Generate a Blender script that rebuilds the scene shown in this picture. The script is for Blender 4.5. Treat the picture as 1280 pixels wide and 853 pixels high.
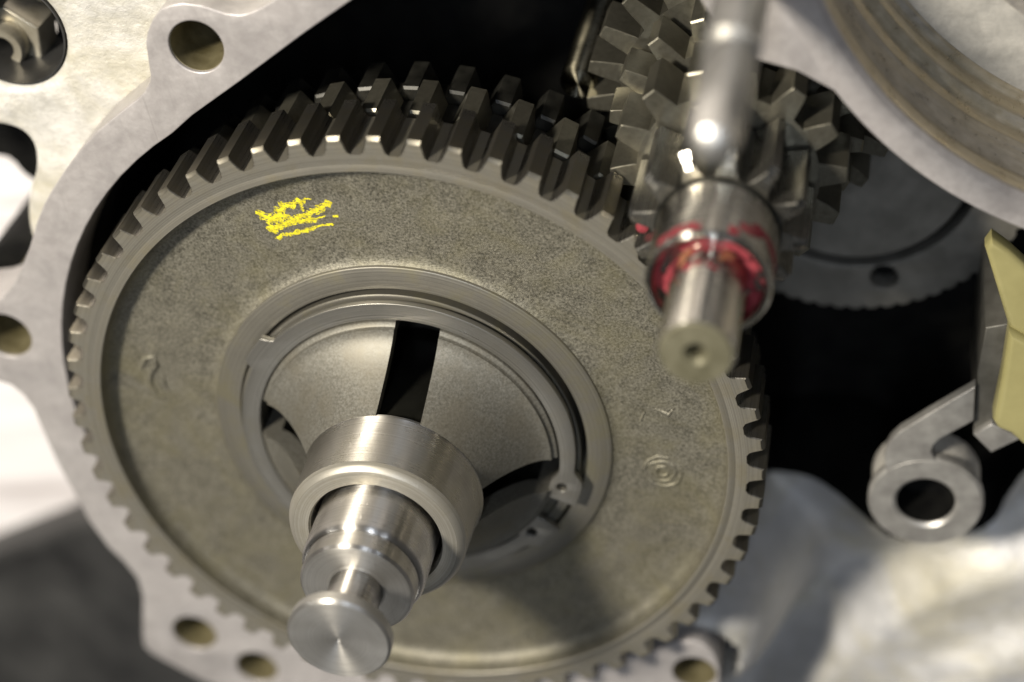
import bpy, bmesh, math, random
from mathutils import Matrix, Vector, noise

# ------------------------------------------------------------------ camera, world, lamps, exposure
for o in list(bpy.data.objects):
    bpy.data.objects.remove(o)
scene = bpy.context.scene
COL = scene.collection
S = 0.001                                   # all sizes below are millimetres; the gear axis is the world Z axis

cam_data = bpy.data.cameras.new('camera')
cam = bpy.data.objects.new('camera', cam_data)
COL.objects.link(cam)
cam_data.sensor_width = 36.0
cam_data.lens = 65.56
cam_data.clip_start = 0.01
cam_data.clip_end = 20.0
right = Vector((0.965132, -0.186937, -0.183233))
up = Vector((0.044121, 0.806156, -0.590056))
back = Vector((0.258017, 0.561398, 0.786295))
cm = Matrix((right, up, back)).transposed().to_4x4()
cm.translation = Vector((128.455, 243.618, 303.036)) * S
cam.matrix_world = cm
cam_data.dof.use_dof = True
cam_data.dof.focus_distance = 0.383
cam_data.dof.aperture_fstop = 5.4
scene.camera = cam

world = bpy.data.worlds.new('World')
scene.world = world
world.use_nodes = True
bgn = world.node_tree.nodes['Background']
bgn.inputs['Color'].default_value = (0.95, 0.97, 1.0, 1)
bgn.inputs['Strength'].default_value = 0.058


def lamp(name, az, el, dist, sx, sy, power, color):
    d = bpy.data.lights.new(name, 'AREA')
    d.shape = 'RECTANGLE'
    d.size, d.size_y = sx * S, sy * S
    d.energy = power
    d.color = color
    o = bpy.data.objects.new(name, d)
    COL.objects.link(o)
    a, e = math.radians(az), math.radians(el)
    v = Vector((math.cos(e) * math.cos(a), math.cos(e) * math.sin(a), math.sin(e)))
    o.location = v * dist * S
    o.rotation_euler = v.to_track_quat('Z', 'Y').to_euler()
    return o


lamp('warm_work_lamp', 116, 46, 900, 105, 105, 15.8, (1.0, 0.92, 0.80))
lamp('cool_shop_light', 76, 64, 1100, 60, 420, 2.6, (0.80, 0.87, 1.0))
lamp('cool_shop_light', 44, 58, 1100, 80, 420, 0.7, (0.80, 0.87, 1.0))
lamp('low_fill_light', 243, 40, 1300, 520, 240, 0.55, (1.0, 0.97, 0.93))  # added soft fill that brightens the lower flange
lamp('white_tube_light', 150, 42, 1300, 40, 500, 1.2, (1.0, 0.96, 0.90))

scene.render.engine = 'CYCLES'
scene.view_settings.view_transform = 'Standard'
scene.view_settings.look = 'None'
scene.view_settings.exposure = -0.08
scene.view_settings.gamma = 1.0
scene.view_settings.use_curve_mapping = False
scene.render.resolution_x = 1024
scene.render.resolution_y = 682

# ------------------------------------------------------------------ traced plan outlines (mm, seen along the gear axis)
FLANGE = [(54.56, 125.02), (30.93, 112.5), (9.13, 100.95), (-2.35, 94.87), (-18.51, 85.71), (-31.06, 78.89), (-36.65, 75.14), (-41.73, 72.44), (-46.61, 69.4), (-51.28, 66.03), (-55.7, 62.34), (-59.85, 58.37), (-63.73, 54.11), (-67.3, 49.6), (-70.55, 44.85), (-73.47, 39.89), (-76.04, 34.75), (-78.25, 29.43), (-80.09, 23.98), (-81.55, 18.42), (-82.62, 12.76), (-83.3, 7.05), (-83.59, 1.3), (-83.48, -4.45), (-82.98, -10.18), (-82.08, -15.86), (-80.8, -21.47), (-79.13, -26.98), (-77.08, -32.36), (-74.68, -37.58), (-71.91, -42.63), (-68.81, -47.47), (-65.38, -52.1), (-61.65, -56.47), (-57.62, -60.58), (-53.31, -64.4), (-48.76, -67.91), (-43.97, -71.1), (-38.98, -73.96), (-33.8, -76.46), (-28.46, -78.61), (-22.98, -80.38), (-17.4, -81.77), (-11.73, -82.77), (-6.01, -83.38), (-0.26, -83.6), (5.49, -83.42), (11.21, -82.84), (16.88, -81.88), (22.48, -80.52), (27.96, -78.79), (33.31, -76.68), (42.43, -75.05), (46.52, -72.37), (51.69, -71.31), (54.81, -72.39), (56.74, -75.34), (57.48, -80.19), (56.72, -86.21), (53.36, -95.72), (49.51, -113.12), (39.65, -125.38), (9.42, -129.32), (-20.38, -125.43), (-47.65, -108.9), (-69.89, -91.58), (-79.24, -85.09), (-89.88, -75.71), (-91.2, -72.8), (-90.43, -69.06), (-85.85, -55.01), (-85.28, -49.25), (-87.11, -43.52), (-89.62, -38.65), (-91.93, -30.14), (-92.96, -19.52), (-93.93, -11.41), (-94.19, -2.75), (-94.21, 5.24), (-95.2, 9.34), (-97.35, 12.52), (-101.57, 14.61), (-109.46, 15.94), (-112.88, 23.12), (-109.69, 30.97), (-101.79, 35.22), (-94.48, 35.67), (-90.63, 36.77), (-85.25, 41.45), (-78.79, 49.79), (-74.68, 56.18), (-71.72, 60.07), (-68.25, 63.86), (-64.46, 67.56), (-59.49, 72.09), (-53.65, 76.64), (-48.79, 79.66), (-44.29, 82.28), (-41.66, 83.73), (-39.56, 85.21), (-37.83, 87.27), (-37.2, 88.68), (-36.79, 91.01), (-36.34, 93.5), (-35.89, 95.96), (-34.82, 98.18), (-32.98, 100.64), (-30.55, 102.85), (-28.28, 103.5), (-25.47, 103.73), (-21.65, 102.83), (-18.99, 101.53), (-17.21, 100.66), (-14.52, 100.05), (-12.24, 100.34), (-9.67, 101.12), (-6.44, 102.51), (4.87, 109.75), (26.79, 121.8), (43.92, 131.21)]
FLANGE_HOLES = [((-25.52, 94.09), 5.7), ((-93.26, 26.64), 6.0), ((-75.67, -68.28), 5.8), ((-62.07, -80.65), 5.4), ((51.17, -82.38), 5.3)]
CAST_LEFT = [(16.27, 116.28), (-11.85, 104.18), (-12.71, 93.69), (-21.89, 87.31), (-38.68, 79.49), (-46.47, 72.44), (-58.88, 63.51), (-70.62, 52.01), (-78.96, 39.69), (-84.86, 33.44), (-85.92, 40.6), (-85.12, 48.81), (-82.24, 56.04), (-78.38, 62.2), (-76.8, 68.61), (-79.27, 72.45), (-86.01, 74.22), (-99.39, 75.36), (-112.27, 78.07), (-89.11, 131.56)]
CAST_HOLES = [((-72.26, 95.09), 12.3)]
BAY_SHADE = [(-89.45, 57.82), (-98.21, 38.32), (-104.36, 40.64), (-107.21, 45.91), (-116.6, 48.95), (-116.53, 60.17)]
BOLT = (-80.56, 87.78)
FACE = [(97.25, 110.8), (73.22, 113.48), (74.87, 97.59), (75.91, 94.24), (77.01, 91.18), (78.14, 88.27), (79.58, 85.3), (81.4, 82.95), (84.92, 80.85), (91.96, 77.92)]
PAINT = [([(-19.62, 58.65), (-17.63, 57.25), (-15.08, 58.21), (-14.2, 57.68)], 1.9), ([(-14.7, 60.34), (-12.52, 60.06)], 1.4), ([(-14.39, 59.98), (-16.14, 57.37), (-17.72, 56.91)], 2.5), ([(-12.46, 60.29), (-10.81, 61.07), (-9.61, 60.98)], 1.3), ([(-10.25, 60.12), (-10.19, 58.64)], 0.7), ([(-18.22, 55.1), (-15.62, 55.49), (-12.09, 57.07), (-8.51, 58.18), (-6.23, 59.1), (-4.34, 60.09)], 1.8), ([(-14.95, 55.68), (-11.84, 56.48), (-8.78, 56.38)], 1.5), ([(-18.48, 54.54), (-17.45, 54.12)], 1.2), ([(-17.49, 52.5), (-16.31, 53.0), (-13.03, 53.58), (-9.38, 54.13)], 1.05), ([(-9.38, 54.13), (-7.52, 54.92), (-4.85, 54.95)], 0.55), ([(-3.86, 56.82), (-3.25, 56.84)], 0.6), ([(-8.55, 56.48), (-5.94, 57.08)], 0.5), ([(-9.23, 61.62), (-7.96, 61.42)], 0.45), ([(-5.25, 59.75), (-4.3, 60.24)], 1.3)]
EMBLEM = (54.14, -13.06)
HOOK = [(-58.99, 20.56), (-57.1, 23.36), (-54.79, 23.9), (-54.92, 21.69), (-56.97, 19.56), (-58.07, 17.37), (-57.77, 14.64), (-57.07, 12.56), (-55.86, 12.05)]
HOOK2 = [(-54.18, 18.53), (-54.93, 14.96), (-54.06, 14.01)]
MARKS = [[(52.74, 3.63), (51.29, 0.86)], [(54.9, 4.18), (57.73, 2.33), (59.0, 4.0)]]
BRACKET = [(99.99, -28.32), (100.58, -25.09), (101.8, -22.84), (104.07, -20.41), (110.26, -15.93), (115.61, -12.17), (120.7, -8.68), (120.3, -13.49), (119.92, -18.15), (116.02, -20.68), (112.62, -22.82), (110.96, -24.58), (110.31, -26.62), (110.89, -28.73), (112.57, -29.95), (113.88, -31.63), (109.06, -30.05), (103.65, -31.73), (100.19, -35.4)]
EYE = (108.19, -41.39)
FOOT = [(119.7, -22.39), (123.74, -19.41), (129.51, -23.91), (123.24, -27.54)]
FOOT_ARM = [(119.7, -22.39), (121.29, -6.1), (123.46, 5.47), (128.39, 6.23), (127.93, -6.43), (125.86, -17.27), (123.74, -19.63)]
GUIDE_A = [(124.26, 29.86), (125.75, 32.07), (129.04, 28.76), (139.27, 15.96), (138.99, 1.76), (132.72, 6.22), (128.21, 9.96), (126.47, 18.73)]
GUIDE_B = [(128.22, 10.36), (131.95, 7.29), (140.58, 1.68), (140.01, -30.86), (133.49, -24.31), (129.63, -19.7), (127.4, -16.96), (124.96, -15.54), (124.05, -13.3), (126.32, -1.79)]
FLOOR = [(-22.12, -181.84), (-8.11, -133.83), (16.67, -96.85), (41.64, -74.47), (63.01, -60.48), (73.26, -58.45), (82.23, -57.96), (90.96, -59.29), (97.44, -63.92), (106.74, -70.75), (116.29, -73.64), (123.13, -71.19), (127.22, -63.54), (133.96, -57.42), (155.98, -52.02), (172.63, -176.2), (107.28, -213.03), (1.5, -218.03)]
CREAM = (51.95, -82.38)
STUD = (86.67, 104.67)
DARKPOST = (40.44, 59.03)
DISK = (96.9, 28.3, 40.7)
DISKHOLE = (100.75, -3.73)
MAT = [(-265.91, -141.8), (-211.07, -118.83), (-177.37, -105.37), (-158.33, -98.49), (-142.19, -92.39), (-61.42, -66.75), (-17.79, -214.55), (-72.01, -348.79), (-394.43, -377.23)]
RED_DOT = (60.33, 53.24)
CHIP = (24.59, 61.29)

# ------------------------------------------------------------------ materials
class NT:
    def __init__(self, name):
        self.m = bpy.data.materials.new(name)
        self.m.use_nodes = True
        self.t = self.m.node_tree
        self.b = self.t.nodes['Principled BSDF']
        self.tc = self.t.nodes.new('ShaderNodeTexCoord')

    def n(self, kind, **kw):
        nd = self.t.nodes.new(kind)
        for k, v in kw.items():
            setattr(nd, k, v)
        return nd

    def l(self, a, b):
        self.t.links.new(a, b)

    def math(self, op, a, b=None, c=None):
        nd = self.n('ShaderNodeMath', operation=op)
        for i, v in enumerate((a, b, c)):
            if v is None:
                continue
            if isinstance(v, (int, float)):
                nd.inputs[i].default_value = v
            else:
                self.l(v, nd.inputs[i])
        return nd.outputs[0]

    def noise3(self, scale, detail=4, rough=0.6, vec=None, dist=0.0):
        nd = self.n('ShaderNodeTexNoise')
        nd.inputs['Scale'].default_value = scale
        nd.inputs['Detail'].default_value = detail
        nd.inputs['Roughness'].default_value = rough
        nd.inputs['Distortion'].default_value = dist
        self.l(vec if vec is not None else self.tc.outputs['Object'], nd.inputs['Vector'])
        return nd.outputs['Fac']

    def noise1(self, w, detail=3, rough=0.7):
        nd = self.n('ShaderNodeTexNoise', noise_dimensions='1D')
        nd.inputs['Scale'].default_value = 1.0
        nd.inputs['Detail'].default_value = detail
        nd.inputs['Roughness'].default_value = rough
        self.l(w, nd.inputs['W'])
        return nd.outputs['Fac']

    def radius(self):
        sx = self.n('ShaderNodeSeparateXYZ')
        self.l(self.tc.outputs['Object'], sx.inputs[0])
        r = self.math('SQRT', self.math('ADD', self.math('MULTIPLY', sx.outputs[0], sx.outputs[0]),
                                        self.math('MULTIPLY', sx.outputs[1], sx.outputs[1])))
        return r, sx.outputs[2]

    def ramp(self, fac, stops):
        nd = self.n('ShaderNodeValToRGB')
        el = nd.color_ramp.elements
        while len(el) < len(stops):
            el.new(0.5)
        for e, (p, c) in zip(el, stops):
            e.position = p
            e.color = (c[0], c[1], c[2], 1)
        self.l(fac, nd.inputs[0])
        return nd.outputs[0]

    def mix(self, fac, a, b, mode='MIX'):
        nd = self.n('ShaderNodeMix', data_type='RGBA', blend_type=mode)
        for sock, v in ((nd.inputs[0], fac), (nd.inputs[6], a), (nd.inputs[7], b)):
            if isinstance(v, (int, float)):
                sock.default_value = v
            elif isinstance(v, tuple):
                sock.default_value = (v[0], v[1], v[2], 1)
            else:
                self.l(v, sock)
        return nd.outputs[2]

    def bump(self, h, strength, dist):
        nd = self.n('ShaderNodeBump')
        nd.inputs['Strength'].default_value = strength
        nd.inputs['Distance'].default_value = dist
        self.l(h, nd.inputs['Height'])
        if self.b.inputs['Normal'].is_linked:
            self.l(self.b.inputs['Normal'].links[0].from_socket, nd.inputs['Normal'])
        self.l(nd.outputs[0], self.b.inputs['Normal'])

    def setp(self, color=None, rough=None, metal=None, **kw):
        for k, v in (('Base Color', color), ('Roughness', rough), ('Metallic', metal)):
            if v is None:
                continue
            if isinstance(v, tuple):
                self.b.inputs[k].default_value = (v[0], v[1], v[2], 1)
            elif isinstance(v, (int, float)):
                self.b.inputs[k].default_value = v
            else:
                self.l(v, self.b.inputs[k])
        for k, v in kw.items():
            self.b.inputs[k].default_value = v
        return self.m


def span(nt, fac, lo, hi):
    nd = nt.n('ShaderNodeMapRange')
    nd.inputs['From Min'].default_value = 0.3
    nd.inputs['From Max'].default_value = 0.7
    nd.inputs['To Min'].default_value = lo
    nd.inputs['To Max'].default_value = hi
    nt.l(fac, nd.inputs['Value'])
    return nd.outputs[0]


def turned_steel(name, c_dark, c_light, r_lo, r_hi, metal, axial=False, mark=0.25, stain=(0.20, 0.17, 0.09), stain_amt=0.4, aniso=0.0):
    nt = NT(name)
    if aniso:
        tg = nt.n('ShaderNodeTangent', direction_type='RADIAL', axis='Z')
        nt.l(tg.outputs[0], nt.b.inputs['Tangent'])
        nt.b.inputs['Anisotropic'].default_value = aniso
        nt.b.inputs['Anisotropic Rotation'].default_value = 0.25
    r, z = nt.radius()
    w = nt.math('ADD', nt.math('MULTIPLY', r, 2600.0), nt.math('MULTIPLY', z, 2600.0 if axial else 0.0))
    fine = nt.noise1(w, 4, 0.75)
    big = nt.noise3(120, 5, 0.65)
    sp = nt.noise3(1400, 2, 0.6)
    col = nt.mix(span(nt, fine, 0, 1), c_dark, c_light)
    st = nt.ramp(big, [(0.48, (0, 0, 0)), (0.66, (stain_amt,) * 3)])
    col = nt.mix(st, col, stain)
    col = nt.mix(nt.ramp(sp, [(0.58, (0, 0, 0)), (0.70, (0.35,) * 3)]), col, c_dark)
    rg = nt.math('ADD', span(nt, fine, r_lo, r_hi), nt.math('MULTIPLY', nt.math('SUBTRACT', big, 0.5), 0.3))
    nt.setp(col, rg, metal)
    nt.bump(fine, mark, 0.00005)
    # stray scratches
    mp = nt.n('ShaderNodeMapping')
    mp.inputs['Rotation'].default_value = (0.3, 0.2, 0.9)
    mp.inputs['Scale'].default_value = (900, 35, 300)
    nt.l(nt.tc.outputs['Object'], mp.inputs['Vector'])
    sc = nt.noise3(1.0, 2, 0.5, mp.outputs[0])
    nt.bump(nt.ramp(sc, [(0.68, (0, 0, 0)), (0.72, (1, 1, 1))]), 0.18, 0.00006)
    return nt.m


def vary(mat, amt):
    t = mat.node_tree
    p = [n for n in t.nodes if n.type == 'BSDF_PRINCIPLED'][0]
    oi = t.nodes.new('ShaderNodeObjectInfo')
    mr = t.nodes.new('ShaderNodeMapRange')
    mr.inputs['To Min'].default_value = 1 - amt
    mr.inputs['To Max'].default_value = 1 + amt
    t.links.new(oi.outputs['Random'], mr.inputs['Value'])
    hs = t.nodes.new('ShaderNodeHueSaturation')
    t.links.new(mr.outputs[0], hs.inputs['Value'])
    t.links.new(p.inputs['Base Color'].links[0].from_socket, hs.inputs['Color'])
    t.links.new(hs.outputs[0], p.inputs['Base Color'])
    return mat


def cast_metal(name, c0, c1, scale, r_lo, r_hi, metal, bump=0.5, bdist=0.0003, stain=None, stain_amt=0.5, sscale=40, slow=0.35):
    nt = NT(name)
    a = nt.noise3(scale, 6, 0.7)
    b = nt.noise3(scale * 0.12, 4, 0.6)
    f = nt.math('ADD', nt.math('MULTIPLY', a, 1.0 - slow), nt.math('MULTIPLY', b, slow))
    col = nt.ramp(f, [(0.38, c0), (0.62, c1)])
    if stain:
        s = nt.noise3(sscale, 5, 0.65, dist=0.6)
        col = nt.mix(nt.ramp(s, [(0.46, (0, 0, 0)), (0.68, (stain_amt,) * 3)]), col, stain)
    nt.setp(col, span(nt, a, r_lo, r_hi), metal)
    nt.bump(f, bump, bdist)
    return nt.m


def plain(name, c0, c1, scale, rough, metal, bump=0.15, **kw):
    nt = NT(name)
    a = nt.noise3(scale, 5, 0.6)
    nt.setp(nt.ramp(a, [(0.35, c0), (0.65, c1)]), span(nt, a, rough * 0.85, min(1, rough * 1.15)), metal, **kw)
    nt.bump(a, bump, 0.0002)
    return nt.m


M = {}
M['gear_face'] = turned_steel('gear_face_steel', (0.16, 0.15, 0.122), (0.29, 0.275, 0.23), 0.34, 0.52, 0.55)
M['tooth'] = turned_steel('ground_tooth_steel', (0.16, 0.152, 0.13), (0.28, 0.268, 0.24), 0.24, 0.38, 0.92, mark=0.1)
M['old_tooth'] = cast_metal('oiled_tooth_steel', (0.14, 0.132, 0.102), (0.20, 0.19, 0.15), 700, 0.28, 0.38, 0.8, 0.06, 0.00004)
M['black_tooth'] = plain('shade_black_steel', (0.012, 0.012, 0.010), (0.035, 0.034, 0.028), 300, 0.4, 0.5)  # shade of the tooth gaps and lowest gear put into the colour
M['web'] = cast_metal('cast_gear_web', (0.08, 0.075, 0.057), (0.27, 0.255, 0.20), 1900, 0.34, 0.56, 0.5, 0.9, 0.00022, (0.22, 0.20, 0.11), 0.38, 75, 0.2)
M['hub'] = turned_steel('turned_hub_steel', (0.14, 0.133, 0.11), (0.255, 0.242, 0.205), 0.32, 0.48, 0.6, stain=(0.20, 0.18, 0.09))
M['collar_face'] = turned_steel('faced_collar_steel', (0.27, 0.255, 0.21), (0.40, 0.38, 0.33), 0.36, 0.48, 0.6, mark=0.08, stain_amt=0.25)
M['clip'] = turned_steel('spring_steel', (0.19, 0.185, 0.165), (0.29, 0.282, 0.255), 0.30, 0.42, 0.75, mark=0.06, stain_amt=0.15)
def etched(name):
    nt = NT(name)
    r, z = nt.radius()
    fine = nt.noise1(nt.math('MULTIPLY', r, 1900.0), 2, 0.5)
    v = nt.n('ShaderNodeTexVoronoi', feature='DISTANCE_TO_EDGE')
    v.inputs['Scale'].default_value = 520
    wv = nt.n('ShaderNodeMix', data_type='VECTOR')
    wv.inputs[0].default_value = 0.0022
    ns = nt.n('ShaderNodeTexNoise')
    ns.inputs['Scale'].default_value = 700
    nt.l(nt.tc.outputs['Object'], ns.inputs['Vector'])
    nt.l(nt.tc.outputs['Object'], wv.inputs[4])
    nt.l(ns.outputs['Color'], wv.inputs[5])
    nt.l(wv.outputs[1], v.inputs['Vector'])
    big = nt.noise3(90, 5, 0.6)
    mott = nt.noise3(2000, 5, 0.7)
    col = nt.ramp(mott, [(0.35, (0.12, 0.115, 0.095)), (0.65, (0.225, 0.218, 0.188))])
    vein = nt.math('MULTIPLY', nt.ramp(v.outputs[0], [(0.0, (1, 1, 1)), (0.09, (0, 0, 0))]), nt.ramp(big, [(0.42, (0, 0, 0)), (0.6, (0.55,) * 3)]))
    col = nt.mix(vein, col, (0.12, 0.11, 0.085))
    col = nt.mix(nt.ramp(big, [(0.40, (0.5,) * 3), (0.55, (0, 0, 0))]), col, (0.15, 0.135, 0.10))
    nt.setp(col, span(nt, mott, 0.46, 0.60), 0.6)
    nt.bump(fine, 0.10, 0.00004)
    nt.bump(mott, 0.25, 0.00008)
    return nt.m


M['bell'] = etched('etched_sleeve_steel')
M['polished'] = turned_steel('polished_shaft_steel', (0.50, 0.48, 0.44), (0.66, 0.64, 0.60), 0.26, 0.34, 1.0, axial=True, mark=0.03, stain_amt=0.10, aniso=1.0)
M['pinion'] = turned_steel('pinion_steel', (0.42, 0.40, 0.35), (0.60, 0.58, 0.52), 0.20, 0.28, 1.0, axial=True, mark=0.02, stain_amt=0.15, aniso=1.0)
M['pinion_tooth'] = turned_steel('ground_pinion_steel', (0.21, 0.205, 0.185), (0.33, 0.32, 0.29), 0.22, 0.32, 0.92, mark=0.03, stain_amt=0.2)
M['stud'] = plain('satin_stud_steel', (0.46, 0.45, 0.42), (0.60, 0.59, 0.56), 300, 0.36, 0.85, 0.05)
M['disc_face'] = turned_steel('faced_disc_steel', (0.34, 0.33, 0.31), (0.46, 0.45, 0.42), 0.34, 0.46, 0.85, mark=0.06, stain_amt=0.1, aniso=0.8)
M['tip_face'] = plain('oily_shaft_face', (0.13, 0.122, 0.075), (0.20, 0.188, 0.125), 260, 0.45, 0.4)
M['alu'] = cast_metal('machined_aluminium', (0.37, 0.348, 0.338), (0.46, 0.438, 0.425), 420, 0.34, 0.46, 0.3, 0.14, 0.0001, (0.25, 0.235, 0.23), 0.5, 90)
nt_ = [n for n in M['alu'].node_tree.nodes if n.type == 'BSDF_PRINCIPLED'][0]
_t = M['alu'].node_tree
_tc = [n for n in _t.nodes if n.type == 'TEX_COORD'][0]
for rot, sc in (((0, 0, 0.5), (700, 30, 50)), ((0, 0, 1.9), (900, 40, 50))):
    _mp = _t.nodes.new('ShaderNodeMapping')
    _mp.inputs['Rotation'].default_value = rot
    _mp.inputs['Scale'].default_value = sc
    _t.links.new(_tc.outputs['Object'], _mp.inputs['Vector'])
    _ns = _t.nodes.new('ShaderNodeTexNoise')
    _ns.inputs['Scale'].default_value = 1.0
    _ns.inputs['Detail'].default_value = 3
    _t.links.new(_mp.outputs[0], _ns.inputs['Vector'])
    _rp = _t.nodes.new('ShaderNodeValToRGB')
    _rp.color_ramp.elements[0].position, _rp.color_ramp.elements[1].position = 0.64, 0.72
    _rp.color_ramp.elements[1].color = (0.14, 0.14, 0.14, 1)
    _t.links.new(_ns.outputs['Fac'], _rp.inputs[0])
    _mx = _t.nodes.new('ShaderNodeMix')
    _mx.data_type = 'RGBA'
    _t.links.new(_rp.outputs[0], _mx.inputs[0])
    _t.links.new(nt_.inputs['Base Color'].links[0].from_socket, _mx.inputs[6])
    _mx.inputs[7].default_value = (0.20, 0.185, 0.175, 1)
    _t.links.new(_mx.outputs[2], nt_.inputs['Base Color'])
M['cast_alu'] = cast_metal('rough_cast_aluminium', (0.44, 0.43, 0.39), (0.66, 0.645, 0.60), 160, 0.45, 0.6, 0.15, 0.7, 0.002, (0.40, 0.36, 0.22), 0.5, 50)
M['floor_cast'] = cast_metal('oily_cast_aluminium', (0.40, 0.40, 0.40), (0.56, 0.555, 0.54), 130, 0.38, 0.58, 0.2, 0.8, 0.0012, (0.40, 0.36, 0.22), 0.6, 34)
M['cavity'] = plain('oily_shade_casting', (0.003, 0.003, 0.003), (0.008, 0.008, 0.007), 200, 0.7, 0.0, **{'Specular IOR Level': 0.12})  # near-black colour paints in the interior's shade along with dark oil
def bore_metal(name, gold=0.0):
    nt = NT(name)
    sx = nt.n('ShaderNodeSeparateXYZ')
    nt.l(nt.tc.outputs['Object'], sx.inputs[0])
    r, z = nt.radius()
    ang = nt.math('ARCTAN2', sx.outputs[1], sx.outputs[0])
    cv = nt.n('ShaderNodeCombineXYZ')
    nt.l(nt.math('MULTIPLY', ang, 1.3), cv.inputs[0])
    nt.l(nt.math('MULTIPLY', z, 170.0), cv.inputs[1])
    nt.l(nt.math('MULTIPLY', r, 170.0), cv.inputs[2])
    streak = nt.noise3(1.6, 6, 0.62, cv.outputs[0], 0.5)
    streak2 = nt.noise3(5.0, 5, 0.7, cv.outputs[0])
    mott = nt.noise3(260, 5, 0.7)
    col = nt.ramp(mott, [(0.35, (0.30, 0.285, 0.265)), (0.65, (0.48, 0.46, 0.43))])
    col = nt.mix(nt.ramp(streak, [(0.50 - gold, (0, 0, 0)), (0.62 - gold * 0.5, (0.22 + gold,) * 3)]), col, (0.46, 0.37, 0.19))
    col = nt.mix(nt.ramp(streak2, [(0.52, (0, 0, 0)), (0.62, (0.25,) * 3)]), col, (0.20, 0.175, 0.13))
    nt.setp(col, span(nt, mott, 0.24, 0.40), 0.5)
    nt.bump(streak2, 0.3, 0.0003)
    nt.bump(mott, 0.2, 0.0002)
    return nt.m


M['bore'] = bore_metal('stained_bore_aluminium')
M['bore_gold'] = bore_metal('varnish_stained_aluminium', 0.3)
M['dark_steel'] = plain('dark_oiled_steel', (0.085, 0.082, 0.07), (0.135, 0.13, 0.113), 150, 0.45, 0.3)
M['post'] = plain('shaded_tube_steel', (0.012, 0.012, 0.010), (0.022, 0.022, 0.018), 80, 0.2, 0.5)
M['disc_steel'] = plain('warm_grey_disc_steel', (0.16, 0.155, 0.135), (0.23, 0.222, 0.195), 150, 0.45, 0.3)
M['streak_post'] = turned_steel('dark_turned_steel', (0.16, 0.15, 0.11), (0.24, 0.225, 0.17), 0.26, 0.34, 1.0, axial=True, mark=0.02, stain_amt=0.2, aniso=1.0)
M['bracket'] = plain('stamped_steel', (0.30, 0.29, 0.27), (0.42, 0.41, 0.38), 220, 0.42, 0.55)
M['boss'] = cast_metal('boss_aluminium', (0.34, 0.33, 0.30), (0.50, 0.48, 0.43), 200, 0.4, 0.55, 0.3, 0.4, 0.001)
M['yellow_plastic'] = plain('yellow_plastic', (0.22, 0.20, 0.085), (0.34, 0.31, 0.14), 25, 0.38, 0.0)
M['yellow_paint'] = plain('yellow_marker_paint', (0.42, 0.37, 0.02), (0.80, 0.71, 0.02), 1300, 0.55, 0.0, 0.6)
M['red_paint'] = plain('red_marker_paint', (0.17, 0.022, 0.03), (0.30, 0.055, 0.065), 700, 0.8, 0.0, **{'Specular IOR Level': 0.15})
M['orange_grease'] = plain('orange_grease', (0.30, 0.11, 0.05), (0.42, 0.20, 0.11), 700, 0.5, 0.2)
M['hole_thread'] = plain('shaded_thread', (0.10, 0.085, 0.04), (0.24, 0.21, 0.12), 120, 0.35, 0.3, 0.6)  # darkened thread colour paints in the shade of the bolt holes
nt = NT('white_bench_board')
_m = nt.n('ShaderNodeMapping')
_m.inputs['Rotation'].default_value = (0, 0, -0.35)
_m.inputs['Scale'].default_value = (8, 110, 8)
nt.l(nt.tc.outputs['Object'], _m.inputs['Vector'])
M['white_board'] = nt.setp(nt.ramp(nt.noise3(1.0, 5, 0.65, _m.outputs[0]), [(0.34, (0.50, 0.46, 0.45)), (0.5, (0.80, 0.77, 0.765)), (0.7, (0.88, 0.86, 0.85))]), 0.5, 0.0)
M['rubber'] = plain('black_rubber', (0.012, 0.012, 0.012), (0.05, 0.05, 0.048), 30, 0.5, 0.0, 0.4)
M['brass_thread'] = plain('worn_bolt_steel', (0.30, 0.27, 0.20), (0.52, 0.49, 0.40), 90, 0.32, 0.6)


for k_ in ('tooth', 'old_tooth', 'pinion_tooth'):
    vary(M[k_], 0.22)

# ------------------------------------------------------------------ builders
def finish(name, bm, mat, parent=None, loc=(0, 0, 0), rotz=0.0, smooth=True, angle=32, scale=True):
    if scale:
        bmesh.ops.scale(bm, vec=(S, S, S), verts=bm.verts)
    bmesh.ops.recalc_face_normals(bm, faces=bm.faces)
    me = bpy.data.meshes.new(name)
    bm.to_mesh(me)
    bm.free()
    return link(name, me, mat, parent, loc, rotz, smooth, angle)


def link(name, me, mat, parent=None, loc=(0, 0, 0), rotz=0.0, smooth=True, angle=32):
    if mat is not None:
        me.materials.clear()
        me.materials.append(M[mat])
    me.polygons.foreach_set('use_smooth', [smooth] * len(me.polygons))
    if smooth:
        me.set_sharp_from_angle(angle=math.radians(angle))
    o = bpy.data.objects.new(name, me)
    COL.objects.link(o)
    o.parent = parent
    o.location = Vector(loc) * S
    o.rotation_euler = (0, 0, rotz)
    return o


def thing(name, label, cat, loc=(0, 0, 0), group=None):
    o = bpy.data.objects.new(name, None)
    o.empty_display_size = 0.01
    COL.objects.link(o)
    o.location = Vector(loc) * S
    return tag(o, label, cat, group)


def tag(o, label, cat, group=None):
    o['label'] = label
    o['category'] = cat
    if group:
        o['group'] = group
    return o


def structure(o):
    o['kind'] = 'structure'
    return o


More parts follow.
